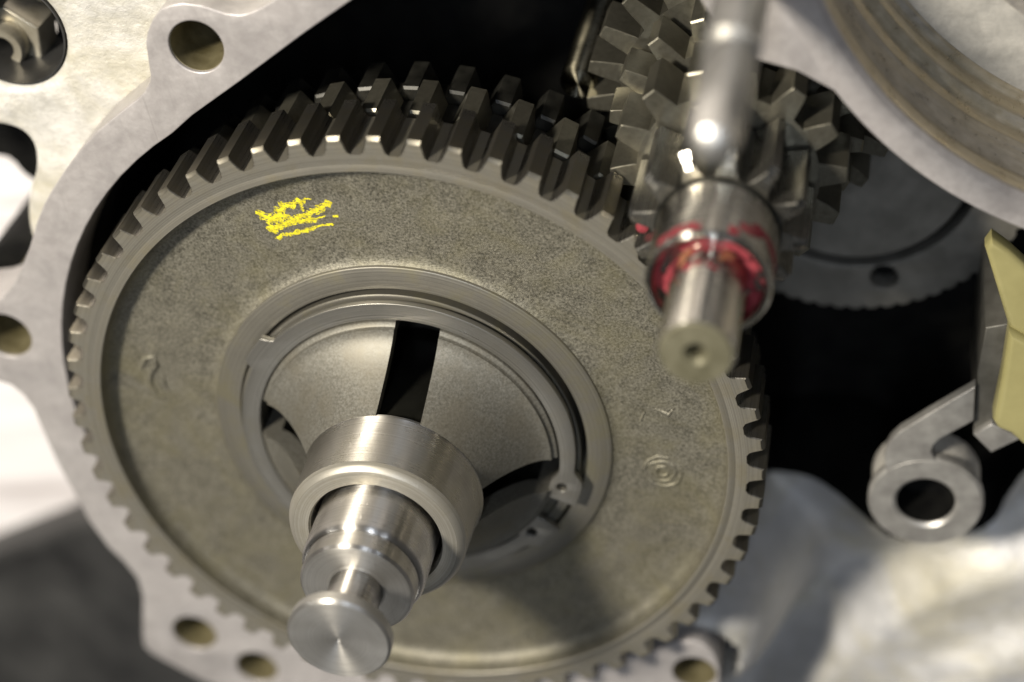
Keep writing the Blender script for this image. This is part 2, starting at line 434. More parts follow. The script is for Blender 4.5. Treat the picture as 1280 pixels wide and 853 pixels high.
def lathe(prof, seg=96, closed=True, a0=0.0, a1=360.0):
    bm = bmesh.new()
    full = abs(a1 - a0) >= 360
    n = seg if full else seg + 1
    rings = []
    for r, z in prof:
        if r < 1e-6:
            rings.append([bm.verts.new((0, 0, z))])
        else:
            rings.append([bm.verts.new((r * math.cos(a), r * math.sin(a), z))
                          for a in (math.radians(a0 + (a1 - a0) * k / seg) for k in range(n))])
    pairs = list(zip(rings, rings[1:])) + ([(rings[-1], rings[0])] if closed else [])
    for A, B in pairs:
        for k in range(seg):
            k2 = (k + 1) % n
            if len(A) == 1 and len(B) == 1:
                continue
            if len(A) == 1:
                bm.faces.new((A[0], B[k], B[k2]))
            elif len(B) == 1:
                bm.faces.new((A[k], A[k2], B[0]))
            else:
                bm.faces.new((A[k], A[k2], B[k2], B[k]))
    return bm


def plate_mesh(name, outlines, z0, z1, bevel=0.3, res=2):
    """Flat plate with holes: first outline is the edge, the rest are holes (mm)."""
    cu = bpy.data.curves.new(name, 'CURVE')
    cu.dimensions = '2D'
    cu.fill_mode = 'BOTH'
    h = (z1 - z0) / 2
    cu.extrude = max(h - bevel, 0.0)
    cu.bevel_depth = bevel
    cu.bevel_resolution = res
    cu.offset = -bevel
    for pts in outlines:
        sp = cu.splines.new('POLY')
        sp.points.add(len(pts) - 1)
        for p, (x, y) in zip(sp.points, pts):
            p.co = (x, y, 0, 1)
        sp.use_cyclic_u = True
    ob = bpy.data.objects.new(name, cu)
    COL.objects.link(ob)
    dg = bpy.context.evaluated_depsgraph_get()
    me = bpy.data.meshes.new_from_object(ob.evaluated_get(dg))
    bpy.data.objects.remove(ob)
    bpy.data.curves.remove(cu)
    me.transform(Matrix.Translation((0, 0, (z0 + z1) / 2)))
    me.transform(Matrix.Scale(S, 4))
    bm = bmesh.new()
    bm.from_mesh(me)
    bmesh.ops.remove_doubles(bm, verts=bm.verts, dist=2e-6)
    bm.to_mesh(me)
    bm.free()
    me.name = name
    return me


def circle(c, r, n=40, ph=0.0):
    return [(c[0] + r * math.cos(ph + 2 * math.pi * k / n), c[1] + r * math.sin(ph + 2 * math.pi * k / n)) for k in range(n)]


def smooth_closed(pts, n=4):
    """Catmull-Rom through the points, for cast outlines."""
    out = []
    L = len(pts)
    for i in range(L):
        p0, p1, p2, p3 = (Vector(pts[(i + k) % L]) for k in (-1, 0, 1, 2))
        for k in range(n):
            t = k / n
            q = 0.5 * ((2 * p1) + (p2 - p0) * t + (2 * p0 - 5 * p1 + 4 * p2 - p3) * t * t + (3 * p1 - p0 - 3 * p2 + p3) * t ** 3)
            out.append((q.x, q.y))
    return out


def tooth_mesh(name, n_teeth, prof, zf, zb, chf, cht, seg_per=8, half=3):
    """One gear tooth. prof: [(radius, half width mm)] from root to tip; prof[0] sits on rim vertices."""
    r0 = prof[0][0]
    step = 2 * math.pi / (n_teeth * seg_per)
    base = [(r0 * math.sin(k * step), r0 * math.cos(k * step)) for k in range(-half, half + 1)]
    left = [(-w, math.sqrt(r * r - w * w)) for r, w in prof[1:]]
    rightp = [(-x, y) for x, y in reversed(left)]
    loop = base[::-1]                      # from +x to -x along the root
    loop = loop + left + rightp            # then up the left flank and down the right
    bm = bmesh.new()
    nb = len(base)
    nl = len(left)
    rt = prof[-1][0]

    def front(i, p):
        x, y = p
        if i < nb:
            return (x * (1 - 0.0), y)
        rr = math.hypot(x, y)
        sx = -1 if x < 0 else 1
        k = 1.0
        x2 = x - sx * min(chf, abs(x) * 0.4)
        y2 = y - (cht * 1.1 if rr > rt - 0.05 else 0.0)
        return (x2, y2)
    F = []
    B = []
    Bk = []
    for i, p in enumerate(loop):
        fx, fy = front(i, p)
        tip = (i >= nb) and math.hypot(*p) > rt - 0.05
        zz = zf if i < nb else zf - (cht * 0.77 if tip else chf)
        F.append(bm.verts.new((fx, fy, zf)))
        B.append(F[-1] if i < nb else bm.verts.new((p[0], p[1], zz)))
        Bk.append(bm.verts.new((p[0], p[1], zb)))
    bm.faces.new(F)
    bm.faces.new(Bk[::-1])
    N = len(loop)
    for i in range(N):
        j = (i + 1) % N
        if i < nb - 1:
            continue                        # the root stays open on the rim
        if B[i] is F[i] and B[j] is F[j]:
            continue
        if B[i] is F[i]:
            bm.faces.new((F[i], F[j], B[j]))
        elif B[j] is F[j]:
            bm.faces.new((F[i], F[j], B[i]))
        else:
            bm.faces.new((F[i], F[j], B[j], B[i]))
    for i in range(nb - 1, N):
        j = (i + 1) % N
        bm.faces.new((B[i], B[j], Bk[j], Bk[i]))
    bmesh.ops.scale(bm, vec=(S, S, S), verts=bm.verts)
    bmesh.ops.recalc_face_normals(bm, faces=bm.faces)
    me = bpy.data.meshes.new(name)
    bm.to_mesh(me)
    bm.free()
    return me


def ring_of_teeth(parent, me, mat, n_teeth, phase_deg, loc=(0, 0, 0), face_mat=None):
    first = None
    for k in range(n_teeth):
        a = math.radians(phase_deg + 360.0 * k / n_teeth - 90)
        if first is None:
            first = link('tooth', me, mat, parent, loc, a, True, 28)
            if face_mat:
                me.materials.append(M[face_mat])
                for pl in me.polygons:
                    pl.material_index = 1 if pl.normal.z > 0.98 else 0
        else:
            o = first.copy()
            COL.objects.link(o)
            o.rotation_euler = (0, 0, a)
    return first


def gear_lathe(prof, n_teeth, phase_deg, seg_per=8):
    seg = n_teeth * seg_per
    return lathe(prof, seg, True, phase_deg, phase_deg + 360)


def paint_patch(name, parent, mat, nu, nv, pos, mask, loc=(0, 0, 0)):
    """Thin film of paint: only the cells inside the painted mask are built."""
    bm = bmesh.new()
    vs = {}

    def v(i, j):
        if (i, j) not in vs:
            vs[(i, j)] = bm.verts.new(pos(i / nu, j / nv))
        return vs[(i, j)]
    for i in range(nu):
        for j in range(nv):
            if mask((i + .5) / nu, (j + .5) / nv):
                bm.faces.new((v(i, j), v(i + 1, j), v(i + 1, j + 1), v(i, j + 1)))
    bmesh.ops.scale(bm, vec=(S, S, S), verts=bm.verts)
    me = bpy.data.meshes.new(name)
    bm.to_mesh(me)
    bm.free()
    return link(name, me, mat, parent, loc)


def seg_dist(p, a, b):
    ax, ay = a
    bx, by = b
    dx, dy = bx - ax, by - ay
    t = max(0, min(1, ((p[0] - ax) * dx + (p[1] - ay) * dy) / (dx * dx + dy * dy + 1e-9)))
    return math.hypot(p[0] - ax - t * dx, p[1] - ay - t * dy)


def bead(bm, pts, r, z, squash=0.6, n=6):
    """Low raised bead following a plan polyline, as cast into a surface."""
    prev = None
    L = len(pts)
    for i, p in enumerate(pts):
        a = Vector(pts[max(0, i - 1)])
        b = Vector(pts[min(L - 1, i + 1)])
        d = (b - a)
        d = d.normalized() if d.length > 1e-6 else Vector((1, 0))
        nrm = Vector((-d.y, d.x))
        rr = r * (0.55 if i in (0, L - 1) else 1.0)
        ring = []
        for k in range(n + 1):
            t = math.pi * k / n
            ring.append(bm.verts.new((p[0] + nrm.x * rr * math.cos(t), p[1] + nrm.y * rr * math.cos(t), z - 0.05 + rr * squash * math.sin(t))))
        if prev:
            for k in range(n):
                bm.faces.new((prev[k], prev[k + 1], ring[k + 1], ring[k]))
        prev = ring


# ------------------------------------------------------------------ setting
structure(tag(link('workbench', plate_mesh('workbench', [[(-900, -900), (900, -900), (900, 900), (-900, 900)]], -125, -100, 1), 'white_board'),
              'white board of the workbench under the engine casing', 'workbench'))
tag(link('rubber_mat', plate_mesh('rubber_mat', [smooth_closed(MAT, 3)], -100, -84, 3), 'rubber'),
    'black rubber mat lying on the white bench beside the casing', 'mat')

# ------------------------------------------------------------------ engine casing
casing = thing('engine_casing', 'grey aluminium engine casing with drilled mating flange around the large gear', 'engine casing')
fl_holes = [circle(c, r, 40) for c, r in FLANGE_HOLES]
link('flange', plate_mesh('flange', [FLANGE] + fl_holes, -27, -12, 0.35), 'alu', casing)
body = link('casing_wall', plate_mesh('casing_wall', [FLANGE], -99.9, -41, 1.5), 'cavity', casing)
for (c, r) in FLANGE_HOLES:
    bm = lathe([(r + 0.3, -12.8), (r + 0.3, -40.9), (r - 0.5, -40.9), (r - 0.5, -20), (r - 0.12, -12.8)], 40)
    finish('threaded_sleeve', bm, 'hole_thread', casing, (c[0], c[1], 0))
cast = link('cast_shoulder', plate_mesh('cast_shoulder', [smooth_closed(CAST_LEFT, 4)] + [circle(c, r, 48) for c, r in CAST_HOLES] + [circle(FLANGE_HOLES[0][0], 6.2, 40)], -46, -24, 2.5, 4), 'cast_alu', casing)
link('bay_shade_block', plate_mesh('bay_shade_block', [smooth_closed(BAY_SHADE, 3)], -99, -60, 2), 'cavity', casing)  # dark block added in place of the shadow in the casting's bay
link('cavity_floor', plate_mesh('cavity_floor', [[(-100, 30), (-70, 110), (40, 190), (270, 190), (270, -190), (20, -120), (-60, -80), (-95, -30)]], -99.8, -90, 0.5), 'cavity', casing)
# bearing housing, upper right
RC = (173.0, 114.0)
bm = lathe([(84.6, -14.0), (78.3, -14.0), (78.0, -14.6), (77.7, -16.0), (77.6, -17.5), (78.5, -18.4), (79.2, -22), (79.2, -28), (78.6, -32), (77.9, -34.6), (76.6, -35.4), (75.2, -35.6), (74.6, -36.2), (74.3, -39.4), (73.8, -40), (58, -40), (57.4, -39.6), (57.0, -37.4), (56.4, -37), (52, -37), (51.4, -42), (51.4, -47), (84.6, -47)], 260)
finish('bearing_housing', bm, 'bore', casing, (RC[0], RC[1], 0), angle=40)
finish('stained_lip', lathe([(78.28, -14.02), (77.9, -14.6), (77.6, -16.0), (77.5, -17.5), (78.3, -18.3), (78.5, -18.2), (78.4, -14.02)], 260), 'bore_gold', casing, (RC[0], RC[1], 0), angle=50)
finish('housing_floor', lathe([(57.6, -39.85), (71.5, -39.85), (71.5, -39.98), (57.6, -39.98)], 220), 'boss', casing, (RC[0], RC[1], 0))
finish('stained_ledge', lathe([(78.4, -32.6), (77.7, -34.4), (76.5, -35.2), (75.1, -35.4), (74.4, -36.0), (74.1, -39.2), (73.6, -39.8), (71.6, -39.85), (71.6, -40.1), (78.5, -40.1)], 260), 'bore_gold', casing, (RC[0], RC[1], 0), angle=50)
ring_in = [(RC[0] + 83.0 * math.cos(math.radians(a)), RC[1] + 83.0 * math.sin(math.radians(a))) for a in (212, 206, 200, 195, 190, 185, 180, 176)]
link('housing_face', plate_mesh('housing_face', [FACE + ring_in[::1]], -26, -12.06, 0.3), 'alu', casing)
bm = lathe([(85.0, -12.3), (84.7, -12), (79.5, -12), (78.35, -13.1), (78.3, -13.98), (84.62, -13.98), (84.62, -30), (85.0, -30)], 260)
finish('housing_rim', bm, 'alu', casing, (RC[0], RC[1], 0))

# rough floor of the casing, lower right
def inside(p, poly):
    c = False
    j = len(poly) - 1
    for i in range(len(poly)):
        if (poly[i][1] > p[1]) != (poly[j][1] > p[1]) and p[0] < (poly[j][0] - poly[i][0]) * (p[1] - poly[i][1]) / (poly[j][1] - poly[i][1]) + poly[i][0]:
            c = not c
        j = i
    return c


fl_poly = smooth_closed(FLOOR, 4)
xs = [p[0] for p in fl_poly]
ys = [p[1] for p in fl_poly]
bm = bmesh.new()
vs = {}
NX, NY = 150, 140
x0, x1, y0, y1 = min(xs), min(max(xs), 190), max(min(ys), -150), max(ys)
TC = (150.0, -165.0)
BC = (EYE[0] - 5.0, EYE[1] - 15.0)


def floor_h(x, y):
    d = math.hypot(x - TC[0], y - TC[1])
    h = -60.0
    for rr, hh, w in ((92, 15.0, 18), (66, 6.0, 14), (46, 3, 10)):
        t = max(0, min(1, (rr - d) / w + 0.5))
        h += hh * t * t * (3 - 2 * t)
    db = math.hypot(x - BC[0], y - BC[1])
    h += 25.0 * math.exp(-(db / 19.0) ** 2)
    dc = math.hypot(x - CREAM[0], y - CREAM[1])
    t = max(0, min(1, (30 - dc) / 20.0))
    u = max(0, min(1, (math.hypot(x, y) - 79.5) / 5.0))
    w = max(0, min(1, (dc - 6.5) / 3.0))
    h += 42.0 * t * t * (3 - 2 * t) * u * u * (3 - 2 * u) * w * w * (3 - 2 * w)
    h += 1.3 * noise.noise(Vector((x * 0.035, y * 0.035, 3.1))) + 0.45 * noise.noise(Vector((x * 0.14, y * 0.14, 7.7)))
    return h


for i in range(NX):
    for j in range(NY):
        cx, cy = x0 + (x1 - x0) * (i + .5) / NX, y0 + (y1 - y0) * (j + .5) / NY
        if inside((cx, cy), fl_poly):
            q = []
            for a, b in ((i, j), (i + 1, j), (i + 1, j + 1), (i, j + 1)):
                if (a, b) not in vs:
                    x, y = x0 + (x1 - x0) * a / NX, y0 + (y1 - y0) * b / NY
                    vs[(a, b)] = bm.verts.new((x, y, floor_h(x, y)))
                q.append(vs[(a, b)])
            bm.faces.new(q)
def nearest_on(poly, p):
    best = None
    for a, c in zip(poly, poly[1:] + poly[:1]):
        ax_, ay_ = a
        dx_, dy_ = c[0] - ax_, c[1] - ay_
        t = max(0, min(1, ((p[0] - ax_) * dx_ + (p[1] - ay_) * dy_) / (dx_ * dx_ + dy_ * dy_ + 1e-9)))
        q = (ax_ + t * dx_, ay_ + t * dy_)
        dd = math.hypot(p[0] - q[0], p[1] - q[1])
        if best is None or dd < best[0]:
            best = (dd, q)
    return best


for v in bm.verts:
    if any(len(e.link_faces) == 1 for e in v.link_edges):
        dd, q = nearest_on(fl_poly, (v.co.x, v.co.y))
        if dd < 2.5:
            v.co.x, v.co.y = q
ret = bmesh.ops.extrude_face_region(bm, geom=bm.faces[:])
for v in [g for g in ret['geom'] if isinstance(g, bmesh.types.BMVert)]:
    v.co.z = -89.9
cf = finish('cast_floor', bm, 'floor_cast', casing, angle=60)
cf.data.materials.append(M['cavity'])  # slab sides get the painted-in interior shade
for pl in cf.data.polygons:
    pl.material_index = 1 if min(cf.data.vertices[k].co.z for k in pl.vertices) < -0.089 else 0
bm = lathe([(6.9, -28.6), (11.6, -28.6), (12.0, -29.4), (12.2, -37), (6.9, -37)], 64)
finish('pivot_boss', bm, 'boss', casing, (EYE[0], EYE[1], 0))
finish('pivot_bore', lathe([(0, -36.5), (6.28, -36.5), (6.58, -28.4), (6.58, -26.6), (6.5, -26.6), (6.2, -36.3), (0, -36.3)], 40, False), 'cavity', casing, (EYE[0], EYE[1], 0))  # near-black liner and plug paint the shade inside the eye hole

finish('recess_liner', lathe([(12.25, -24.8), (12.25, -46.1), (11.7, -46.1), (11.9, -24.8)], 64), 'rubber', casing, (CAST_HOLES[0][0][0], CAST_HOLES[0][0][1], 0))  # dark liner ring over the counterbore wall
# hollow bolt in the counterbore of the cast shoulder
bolt = thing('hollow_bolt', 'hollow hex steel bolt sunk in a counterbore of the cast shoulder', 'bolt', (BOLT[0], BOLT[1], 0))
finish('shank', lathe([(2.4, -60), (5.0, -60), (5.0, -33.6), (4.6, -32.8), (3.2, -32.8), (2.6, -33.4), (2.4, -41)], 56), 'brass_thread', bolt)
link('hex_head', plate_mesh('hex_head', [circle((0, 0), 8.6, 6, 0.3), circle((0, 0), 5.05, 40)], -46.1, -36.5, 0.6, 3), 'brass_thread', bolt)
finish('seat_washer', lathe([(7.45, -50), (14.5, -50), (14.5, -46.2), (7.45, -46.2)], 56), 'cavity', bolt)  # washer blackened to paint the shade at the recess bottom

# ------------------------------------------------------------------ large gear and the two gears under it
big = thing('spur_gear', 'large olive steel gear with sixty teeth and a yellow paint mark', 'gear', group='gears stacked on the central shaft')
PH1 = 4.2
rim = gear_lathe([(74.0, 0), (71.9, 0), (71.8, -0.05), (71.6, -0.05), (71.5, 0), (70.15, 0), (70.0, -0.15), (69.97, -0.7), (69.97, -15.2), (74.0, -15.2)], 60, PH1)
finish('rim', rim, 'gear_face', big)
bm = lathe([(69.97, -0.7), (69.85, -2.4), (69.4, -3.7), (68.4, -4.6), (67.0, -5.0), (60, -5.15), (52, -5.4), (47.4, -5.6), (46.0, -5.5), (45.2, -5.2), (44.7, -4.9), (44.7, -13), (69.97, -13)], 240)
finish('web', bm, 'web', big)
bm = lathe([(44.7, -4.9), (44.5, -4.45), (44.25, -4.3), (39.25, -4.3), (39.0, -4.55), (39.0, -9), (38.2, -9), (38.2, -16.4), (44.7, -16.4)], 200)
finish('hub', bm, 'hub', big)
me = tooth_mesh('tooth', 60, [(74.0, 2.9), (74.6, 2.35), (75.6, 2.0), (76.7, 1.72), (77.5, 1.5), (78.0, 1.35)], 0.0, -15.2, 0.22, 0.75)
ring_of_teeth(big, me, 'tooth', 60, PH1, face_mat='gear_face')


def paint_mask(strokes, grit, seed):
    def f(p):
        for pts, w in strokes:
            d = min(seg_dist(p, a, b) for a, b in zip(pts, pts[1:]))
            k = 0.5 * w * (1.0 + 0.9 * noise.noise(Vector((p[0] * 0.9, p[1] * 0.9, seed))))
            if d < k:
                g = noise.noise(Vector((p[0] * 2.2 + 3 * p[1], p[1] * 3.0, seed + 9))) + 0.5 * noise.noise(Vector((p[0] * 7, p[1] * 7, seed)))
                if g < grit + (0.5 if d < 0.4 * k else 0.12):
                    return True
        return False
    return f


px = [p[0] for st in PAINT for p in st[0]]
py = [p[1] for st in PAINT for p in st[0]]
bx0, bx1, by0, by1 = min(px) - 2, max(px) + 2, min(py) - 2, max(py) + 2
pm = paint_mask(PAINT, -0.02, 2.0)


def web_z(x, y):
    r = math.hypot(x, y)
    return -5.0 - 0.4 * max(0, (66.6 - r)) / 14.6 + 0.05


paint_patch('paint_mark', big, 'yellow_paint', 170, 110,
            lambda u, v: (bx0 + (bx1 - bx0) * u, by0 + (by1 - by0) * v, web_z(bx0 + (bx1 - bx0) * u, by0 + (by1 - by0) * v)),
            lambda u, v: pm((bx0 + (bx1 - bx0) * u, by0 + (by1 - by0) * v)))['label'] = 'scribbled bright yellow paint mark'
bm = bmesh.new()
ez = web_z(*EMBLEM) - 0.05


def earc(r, a0, a1, n=14, sx=1.0):
    out = []
    for k in range(n + 1):
        a = math.radians(a0 + (a1 - a0) * k / n)
        q = r * (1 + 0.16 * noise.noise(Vector((math.cos(a) * 2, math.sin(a) * 2, r))))
        out.append((EMBLEM[0] + q * sx * math.cos(a), EMBLEM[1] + q * math.sin(a)))
    return out


bead(bm, earc(4.3, -150, 30), 0.55, ez, 0.8)
bead(bm, earc(4.0, 60, 175), 0.5, ez, 0.6)
bead(bm, earc(2.7, -110, 120), 0.5, ez, 0.8)
bead(bm, earc(1.3, 40, 330), 0.45, ez, 0.9)
bead(bm, [(EMBLEM[0] - 3.2, EMBLEM[1] + 1.8), (EMBLEM[0] - 1.6, EMBLEM[1] + 2.4), (EMBLEM[0] + 0.4, EMBLEM[1] + 2.0)], 0.45, ez, 0.8)
bead(bm, [(EMBLEM[0] - 2.6, EMBLEM[1] - 0.6), (EMBLEM[0] - 1.9, EMBLEM[1] - 1.8)], 0.45, ez, 0.8)
finish('cast_emblem', bm, 'web', big, angle=80)
bm = bmesh.new()
bead(bm, HOOK, 0.8, web_z(*HOOK[3]) - .05, 1.0)
bead(bm, HOOK2, 0.55, web_z(*HOOK2[0]) - .05, 0.9)
finish('cast_hook_mark', bm, 'web', big, angle=80)
bm = bmesh.new()
for mk in MARKS:
    bead(bm, mk, 0.6, web_z(*mk[0]) - .05, 0.8)
finish('cast_letter_mark', bm, 'web', big, angle=80)

for nm, lab, zf, zb, rt, ph in (
        ('spur_gear', 'coarse toothed oily gear directly under the large gear', -16.6, -29.8, 74.8, 78.5),
        ('spur_gear', 'lowest dark gear of the stack, under the coarse toothed gear', -30.2, -41.5, 72.6, 74.3)):
    g = thing(nm, lab, 'gear', group='gears stacked on the central shaft')
    rr = rt - 5.2
    finish('rim', gear_lathe([(rr, zf), (46, zf), (46, zf - 1.5), (19.5, zf - 1.5), (19.5, zb), (rr, zb)], 46, ph), 'black_tooth', g)
    me = tooth_mesh('tooth', 46, [(rr, 3.45), (rr + 1.5, 2.95), (rr + 3.0, 2.5), (rr + 4.4, 2.0), (rt, 1.65)], zf, zb, 0.25, 0.55)
    ring_of_teeth(g, me, 'old_tooth' if zf > -20 else 'black_tooth', 46, ph)

# ------------------------------------------------------------------ washer, retaining ring, slotted sleeve, stepped shaft
ws = finish('thrust_washer', lathe([(34.0, -8.9), (38.1, -8.9), (38.3, -8.7), (38.3, -3.9), (38.1, -3.7), (36.2, -3.7), (36.0, -3.9), (36.0, -5.0), (34.0, -5.0)], 160), 'hub', None, (-0.45, -0.25, 0))
tag(ws, 'thin flat steel washer between the hub bore and the retaining ring', 'washer')


def clip_outline():
    P = []
    A0, A1 = -29.0, -41.0 + 360.0          # the gap lies between the two ears

    def ro(a):
        t = (a + 360) % 360
        d1 = (t - 331) % 360               # degrees past the first ear end, counter-clockwise
        d2 = (319 - t) % 360
        d = min(d1, d2)
        if d < 15:
            s = min(1.0, (15 - d) / 6.0)
            return 36.9 + 2.3 * s * s * (3 - 2 * s)
        w = abs(((t - 136.5 + 180) % 360) - 180)
        base = 37.75
        if w < 7.5:
            s = min(1.0, (7.5 - w) / 2.2)
            return base + 2.3 * s * s * (3 - 2 * s)
        return base - 0.85 * max(0, 1 - (d - 15) / 25.0)
    n = 300
    a0, a1 = -29.0, 319.0
    for k in range(n + 1):
        a = a0 + (a1 - a0) * k / n
        r = ro(a)
        P.append((r * math.cos(math.radians(a)), r * math.sin(math.radians(a))))
    for k in range(n + 1):
        a = a1 + (a0 - a1) * k / n
        t = (a + 360) % 360
        d = min((t - 331) % 360, (319 - t) % 360)
        ri = 33.6 - (1.4 * min(1, max(0, (13 - d) / 5.0)))
        P.append((ri * math.cos(math.radians(a)), ri * math.sin(math.radians(a))))
    return P


ears = [(34.9 * math.cos(math.radians(a)), 34.9 * math.sin(math.radians(a))) for a in (-22.5, -48.5)]
clip = link('retaining_ring', plate_mesh('retaining_ring', [clip_outline()] + [circle(c, 1.15, 20) for c in ears], -2.5, -0.9, 0.18), 'clip')
tag(clip, 'thin steel retaining ring with two drilled ears around the slotted sleeve', 'retaining ring')

sleeve = thing('slotted_sleeve', 'flared steel sleeve with four slots and a thick polished collar', 'sleeve')
prof = [(33.3, -1.0), (33.15, -0.75), (32.35, -0.45), (32.2, -0.3)]
prof += [(32.05 - 12.35 * k / 14.0, 0.45 + 13.25 * (k / 14.0) ** 1.6) for k in range(15)]
inn = [(max(r - 2.6, 17.7), z - 3.6) for r, z in prof[3:]]
for q in range(4):
    sa = 73.5 + 90 * q
    bm = bmesh.new()
    NA = 28

    def ring(r, z):
        da = math.degrees(math.asin(min(0.9, 4.75 / r)))
        lo, hi = sa + da, sa + 90 - da
        return [bm.verts.new((r * math.cos(math.radians(lo + (hi - lo) * k / NA)), r * math.sin(math.radians(lo + (hi - lo) * k / NA)), z)) for k in range(NA + 1)]
    loop = [(33.3, -18.0)] + prof + [(18.2, 14.2), (17.6, 11.0)] + [p for p in reversed(inn) if p[0] > 17.8] + [(30.0, -18.0)]
    rings = [ring(r, z) for r, z in loop]
    for A, B in zip(rings, rings[1:] + rings[:1]):
        for k in range(NA):
            bm.faces.new((A[k], A[k + 1], B[k + 1], B[k]))
    bm.faces.new([R[0] for R in rings])
    bm.faces.new([R[-1] for R in reversed(rings)])
    finish('bell_segment', bm, 'bell', sleeve, angle=35)
finish('collar_face', lathe([(13.95, 28.5), (14.3, 29.2), (17.3, 29.2), (17.4, 29.15), (17.7, 29.0), (18.6, 28.1), (18.9, 27.4), (18.6, 27.4), (17.4, 27.5)], 128), 'collar_face', sleeve)
finish('inner_tube', lathe([(13.95, 12.45), (17.6, 12.45), (17.6, -41), (13.95, -41)], 128), 'post', sleeve)  # tube coloured dark to paint the shade behind the slots
bm = lathe([(13.95, 27.3), (18.9, 27.3), (19.35, 14.6), (19.7, 13.9), (19.4, 13.0), (17.65, 12.5), (13.95, 12.5)], 128)
finish('collar', bm, 'polished', sleeve)

shaft = thing('stepped_shaft', 'polished stepped shaft ending in a round disc, standing inside the collar', 'shaft')
finish('journal', lathe([(0, -60), (12.85, -60), (12.85, 39.0), (12.5, 39.9), (12.0, 40.3), (0, 40.3)], 128, False), 'polished', shaft)
finish('step', lathe([(0, 40.3), (11.75, 40.3), (11.75, 44.2), (11.3, 44.9)], 128, False), 'polished', shaft)
finish('step_face', lathe([(11.3, 44.9), (10.8, 45.1), (6.2, 44.6), (5.45, 44.9), (5.45, 44.0)], 128, False), 'disc_face', shaft)
finish('neck', lathe([(0, 43.9), (5.4, 43.9), (5.4, 55.6), (0, 55.6)], 96, False), 'polished', shaft)
finish('end_disc', lathe([(0, 55.6), (9.6, 55.6), (10.4, 56.3), (10.45, 58.4), (9.9, 59.0), (0.9, 59.0), (0.25, 58.6), (0, 58.5)], 128, False), 'disc_face', shaft)

# ------------------------------------------------------------------ countershaft with pinion, collar and gears
AX = (75.6, 54.1, 0)
cs = thing('countershaft', 'countershaft with a shiny twelve tooth pinion, red painted collar and stacked gears', 'countershaft', AX)
finish('core', lathe([(0, -61.9), (8.5, -61.9), (8.5, -13), (0, -13)], 64, False), 'dark_steel', cs)
pin = finish('pinion', gear_lathe([(12.2, 5.0), (0.01, 5.0), (0.01, -14.5), (12.2, -14.5)], 12, 14.5, 16), 'black_tooth', cs)
me = tooth_mesh('tooth', 12, [(12.2, 2.4), (13.4, 1.85), (15.0, 1.5), (16.4, 1.2), (17.3, 0.95)], 5.0, -14.5, 0.3, 2.6, 16, 6)
ring_of_teeth(pin, me, 'pinion_tooth', 12, 14.5)
col = finish('collar', lathe([(6.5, 20.0), (10.2, 20.0), (10.35, 22.9), (10.8, 23.3), (11.2, 23.2), (11.75, 22.4), (11.75, 6.6), (11.3, 6.0), (11.3, 5.0), (6.5, 5.0)], 96), 'pinion', cs)
tipo = finish('shaft_end', lathe([(0, 19), (6.95, 19), (6.95, 43.0), (6.6, 43.6)], 80, False), 'pinion', cs)
finish('end_face', lathe([(6.6, 43.6), (6.3, 44.0), (2.3, 44.0), (1.55, 43.2), (1.5, 38), (0, 37.8)], 80, False), 'tip_face', cs)


def gn(x, y, s):
    return noise.noise(Vector((x, y, s)))


def recess(u, v):
    a = math.radians(-60 + 330 * u)
    r = 7.1 + 3.1 * v
    return (r * math.cos(a), r * math.sin(a), 20.06)


paint_patch('red_paint', col, 'red_paint', 150, 12, recess, lambda u, v: gn(u * 9, v * 1.5, 4) + 0.6 * gn(u * 30, v * 5, 14) > -0.12)


def recess_wall(u, v):
    a = math.radians(-70 + 340 * u)
    return ((10.17 + 0.12 * v) * math.cos(a), (10.17 + 0.12 * v) * math.sin(a), 20.1 + 2.7 * v)


paint_patch('red_paint', col, 'red_paint', 150, 8, recess_wall, lambda u, v: gn(u * 8, v * 1.2, 11) + 0.6 * gn(u * 30, v * 4, 12) > -0.08)


def side(u, v):
    a = math.radians(-40 + 175 * u)
    return (11.79 * math.cos(a), 11.79 * math.sin(a), 7 + 15.3 * v)


def side_mask(u, v):
    zc = 0.86 - 0.75 * max(0, 0.42 - abs(u - 0.36) * 1.5) if u < 0.55 else 0.93
    w = (0.13 if u < 0.5 else 0.10) * (1 + 0.9 * gn(u * 9, v * 5, 6))
    if 0.60 < u < 0.74:
        return False
    return abs(v - zc) < w and gn(u * 22, v * 16, 3) > -0.25


paint_patch('red_paint', col, 'red_paint', 130, 50, side, side_mask)


def shaft_side(u, v):
    a = math.radians(-60 + 230 * u)
    return (6.99 * math.cos(a), 6.99 * math.sin(a), 20.3 + 12.0 * v)


paint_patch('red_paint', tipo, 'red_paint', 130, 40, shaft_side, lambda u, v: gn(u * 8, v * 3, 8) + gn(u * 20, v * 8, 5) * 0.6 > -0.25 + v * 1.3)
paint_patch('orange_grease', tipo, 'orange_grease', 130, 40, lambda u, v: tuple(c * 1.003 if i < 2 else c for i, c in enumerate(shaft_side(u, v))),
            lambda u, v: gn(u * 7, v * 3, 28) + gn(u * 18, v * 8, 15) * 0.6 > 0.25 + v * 0.9)

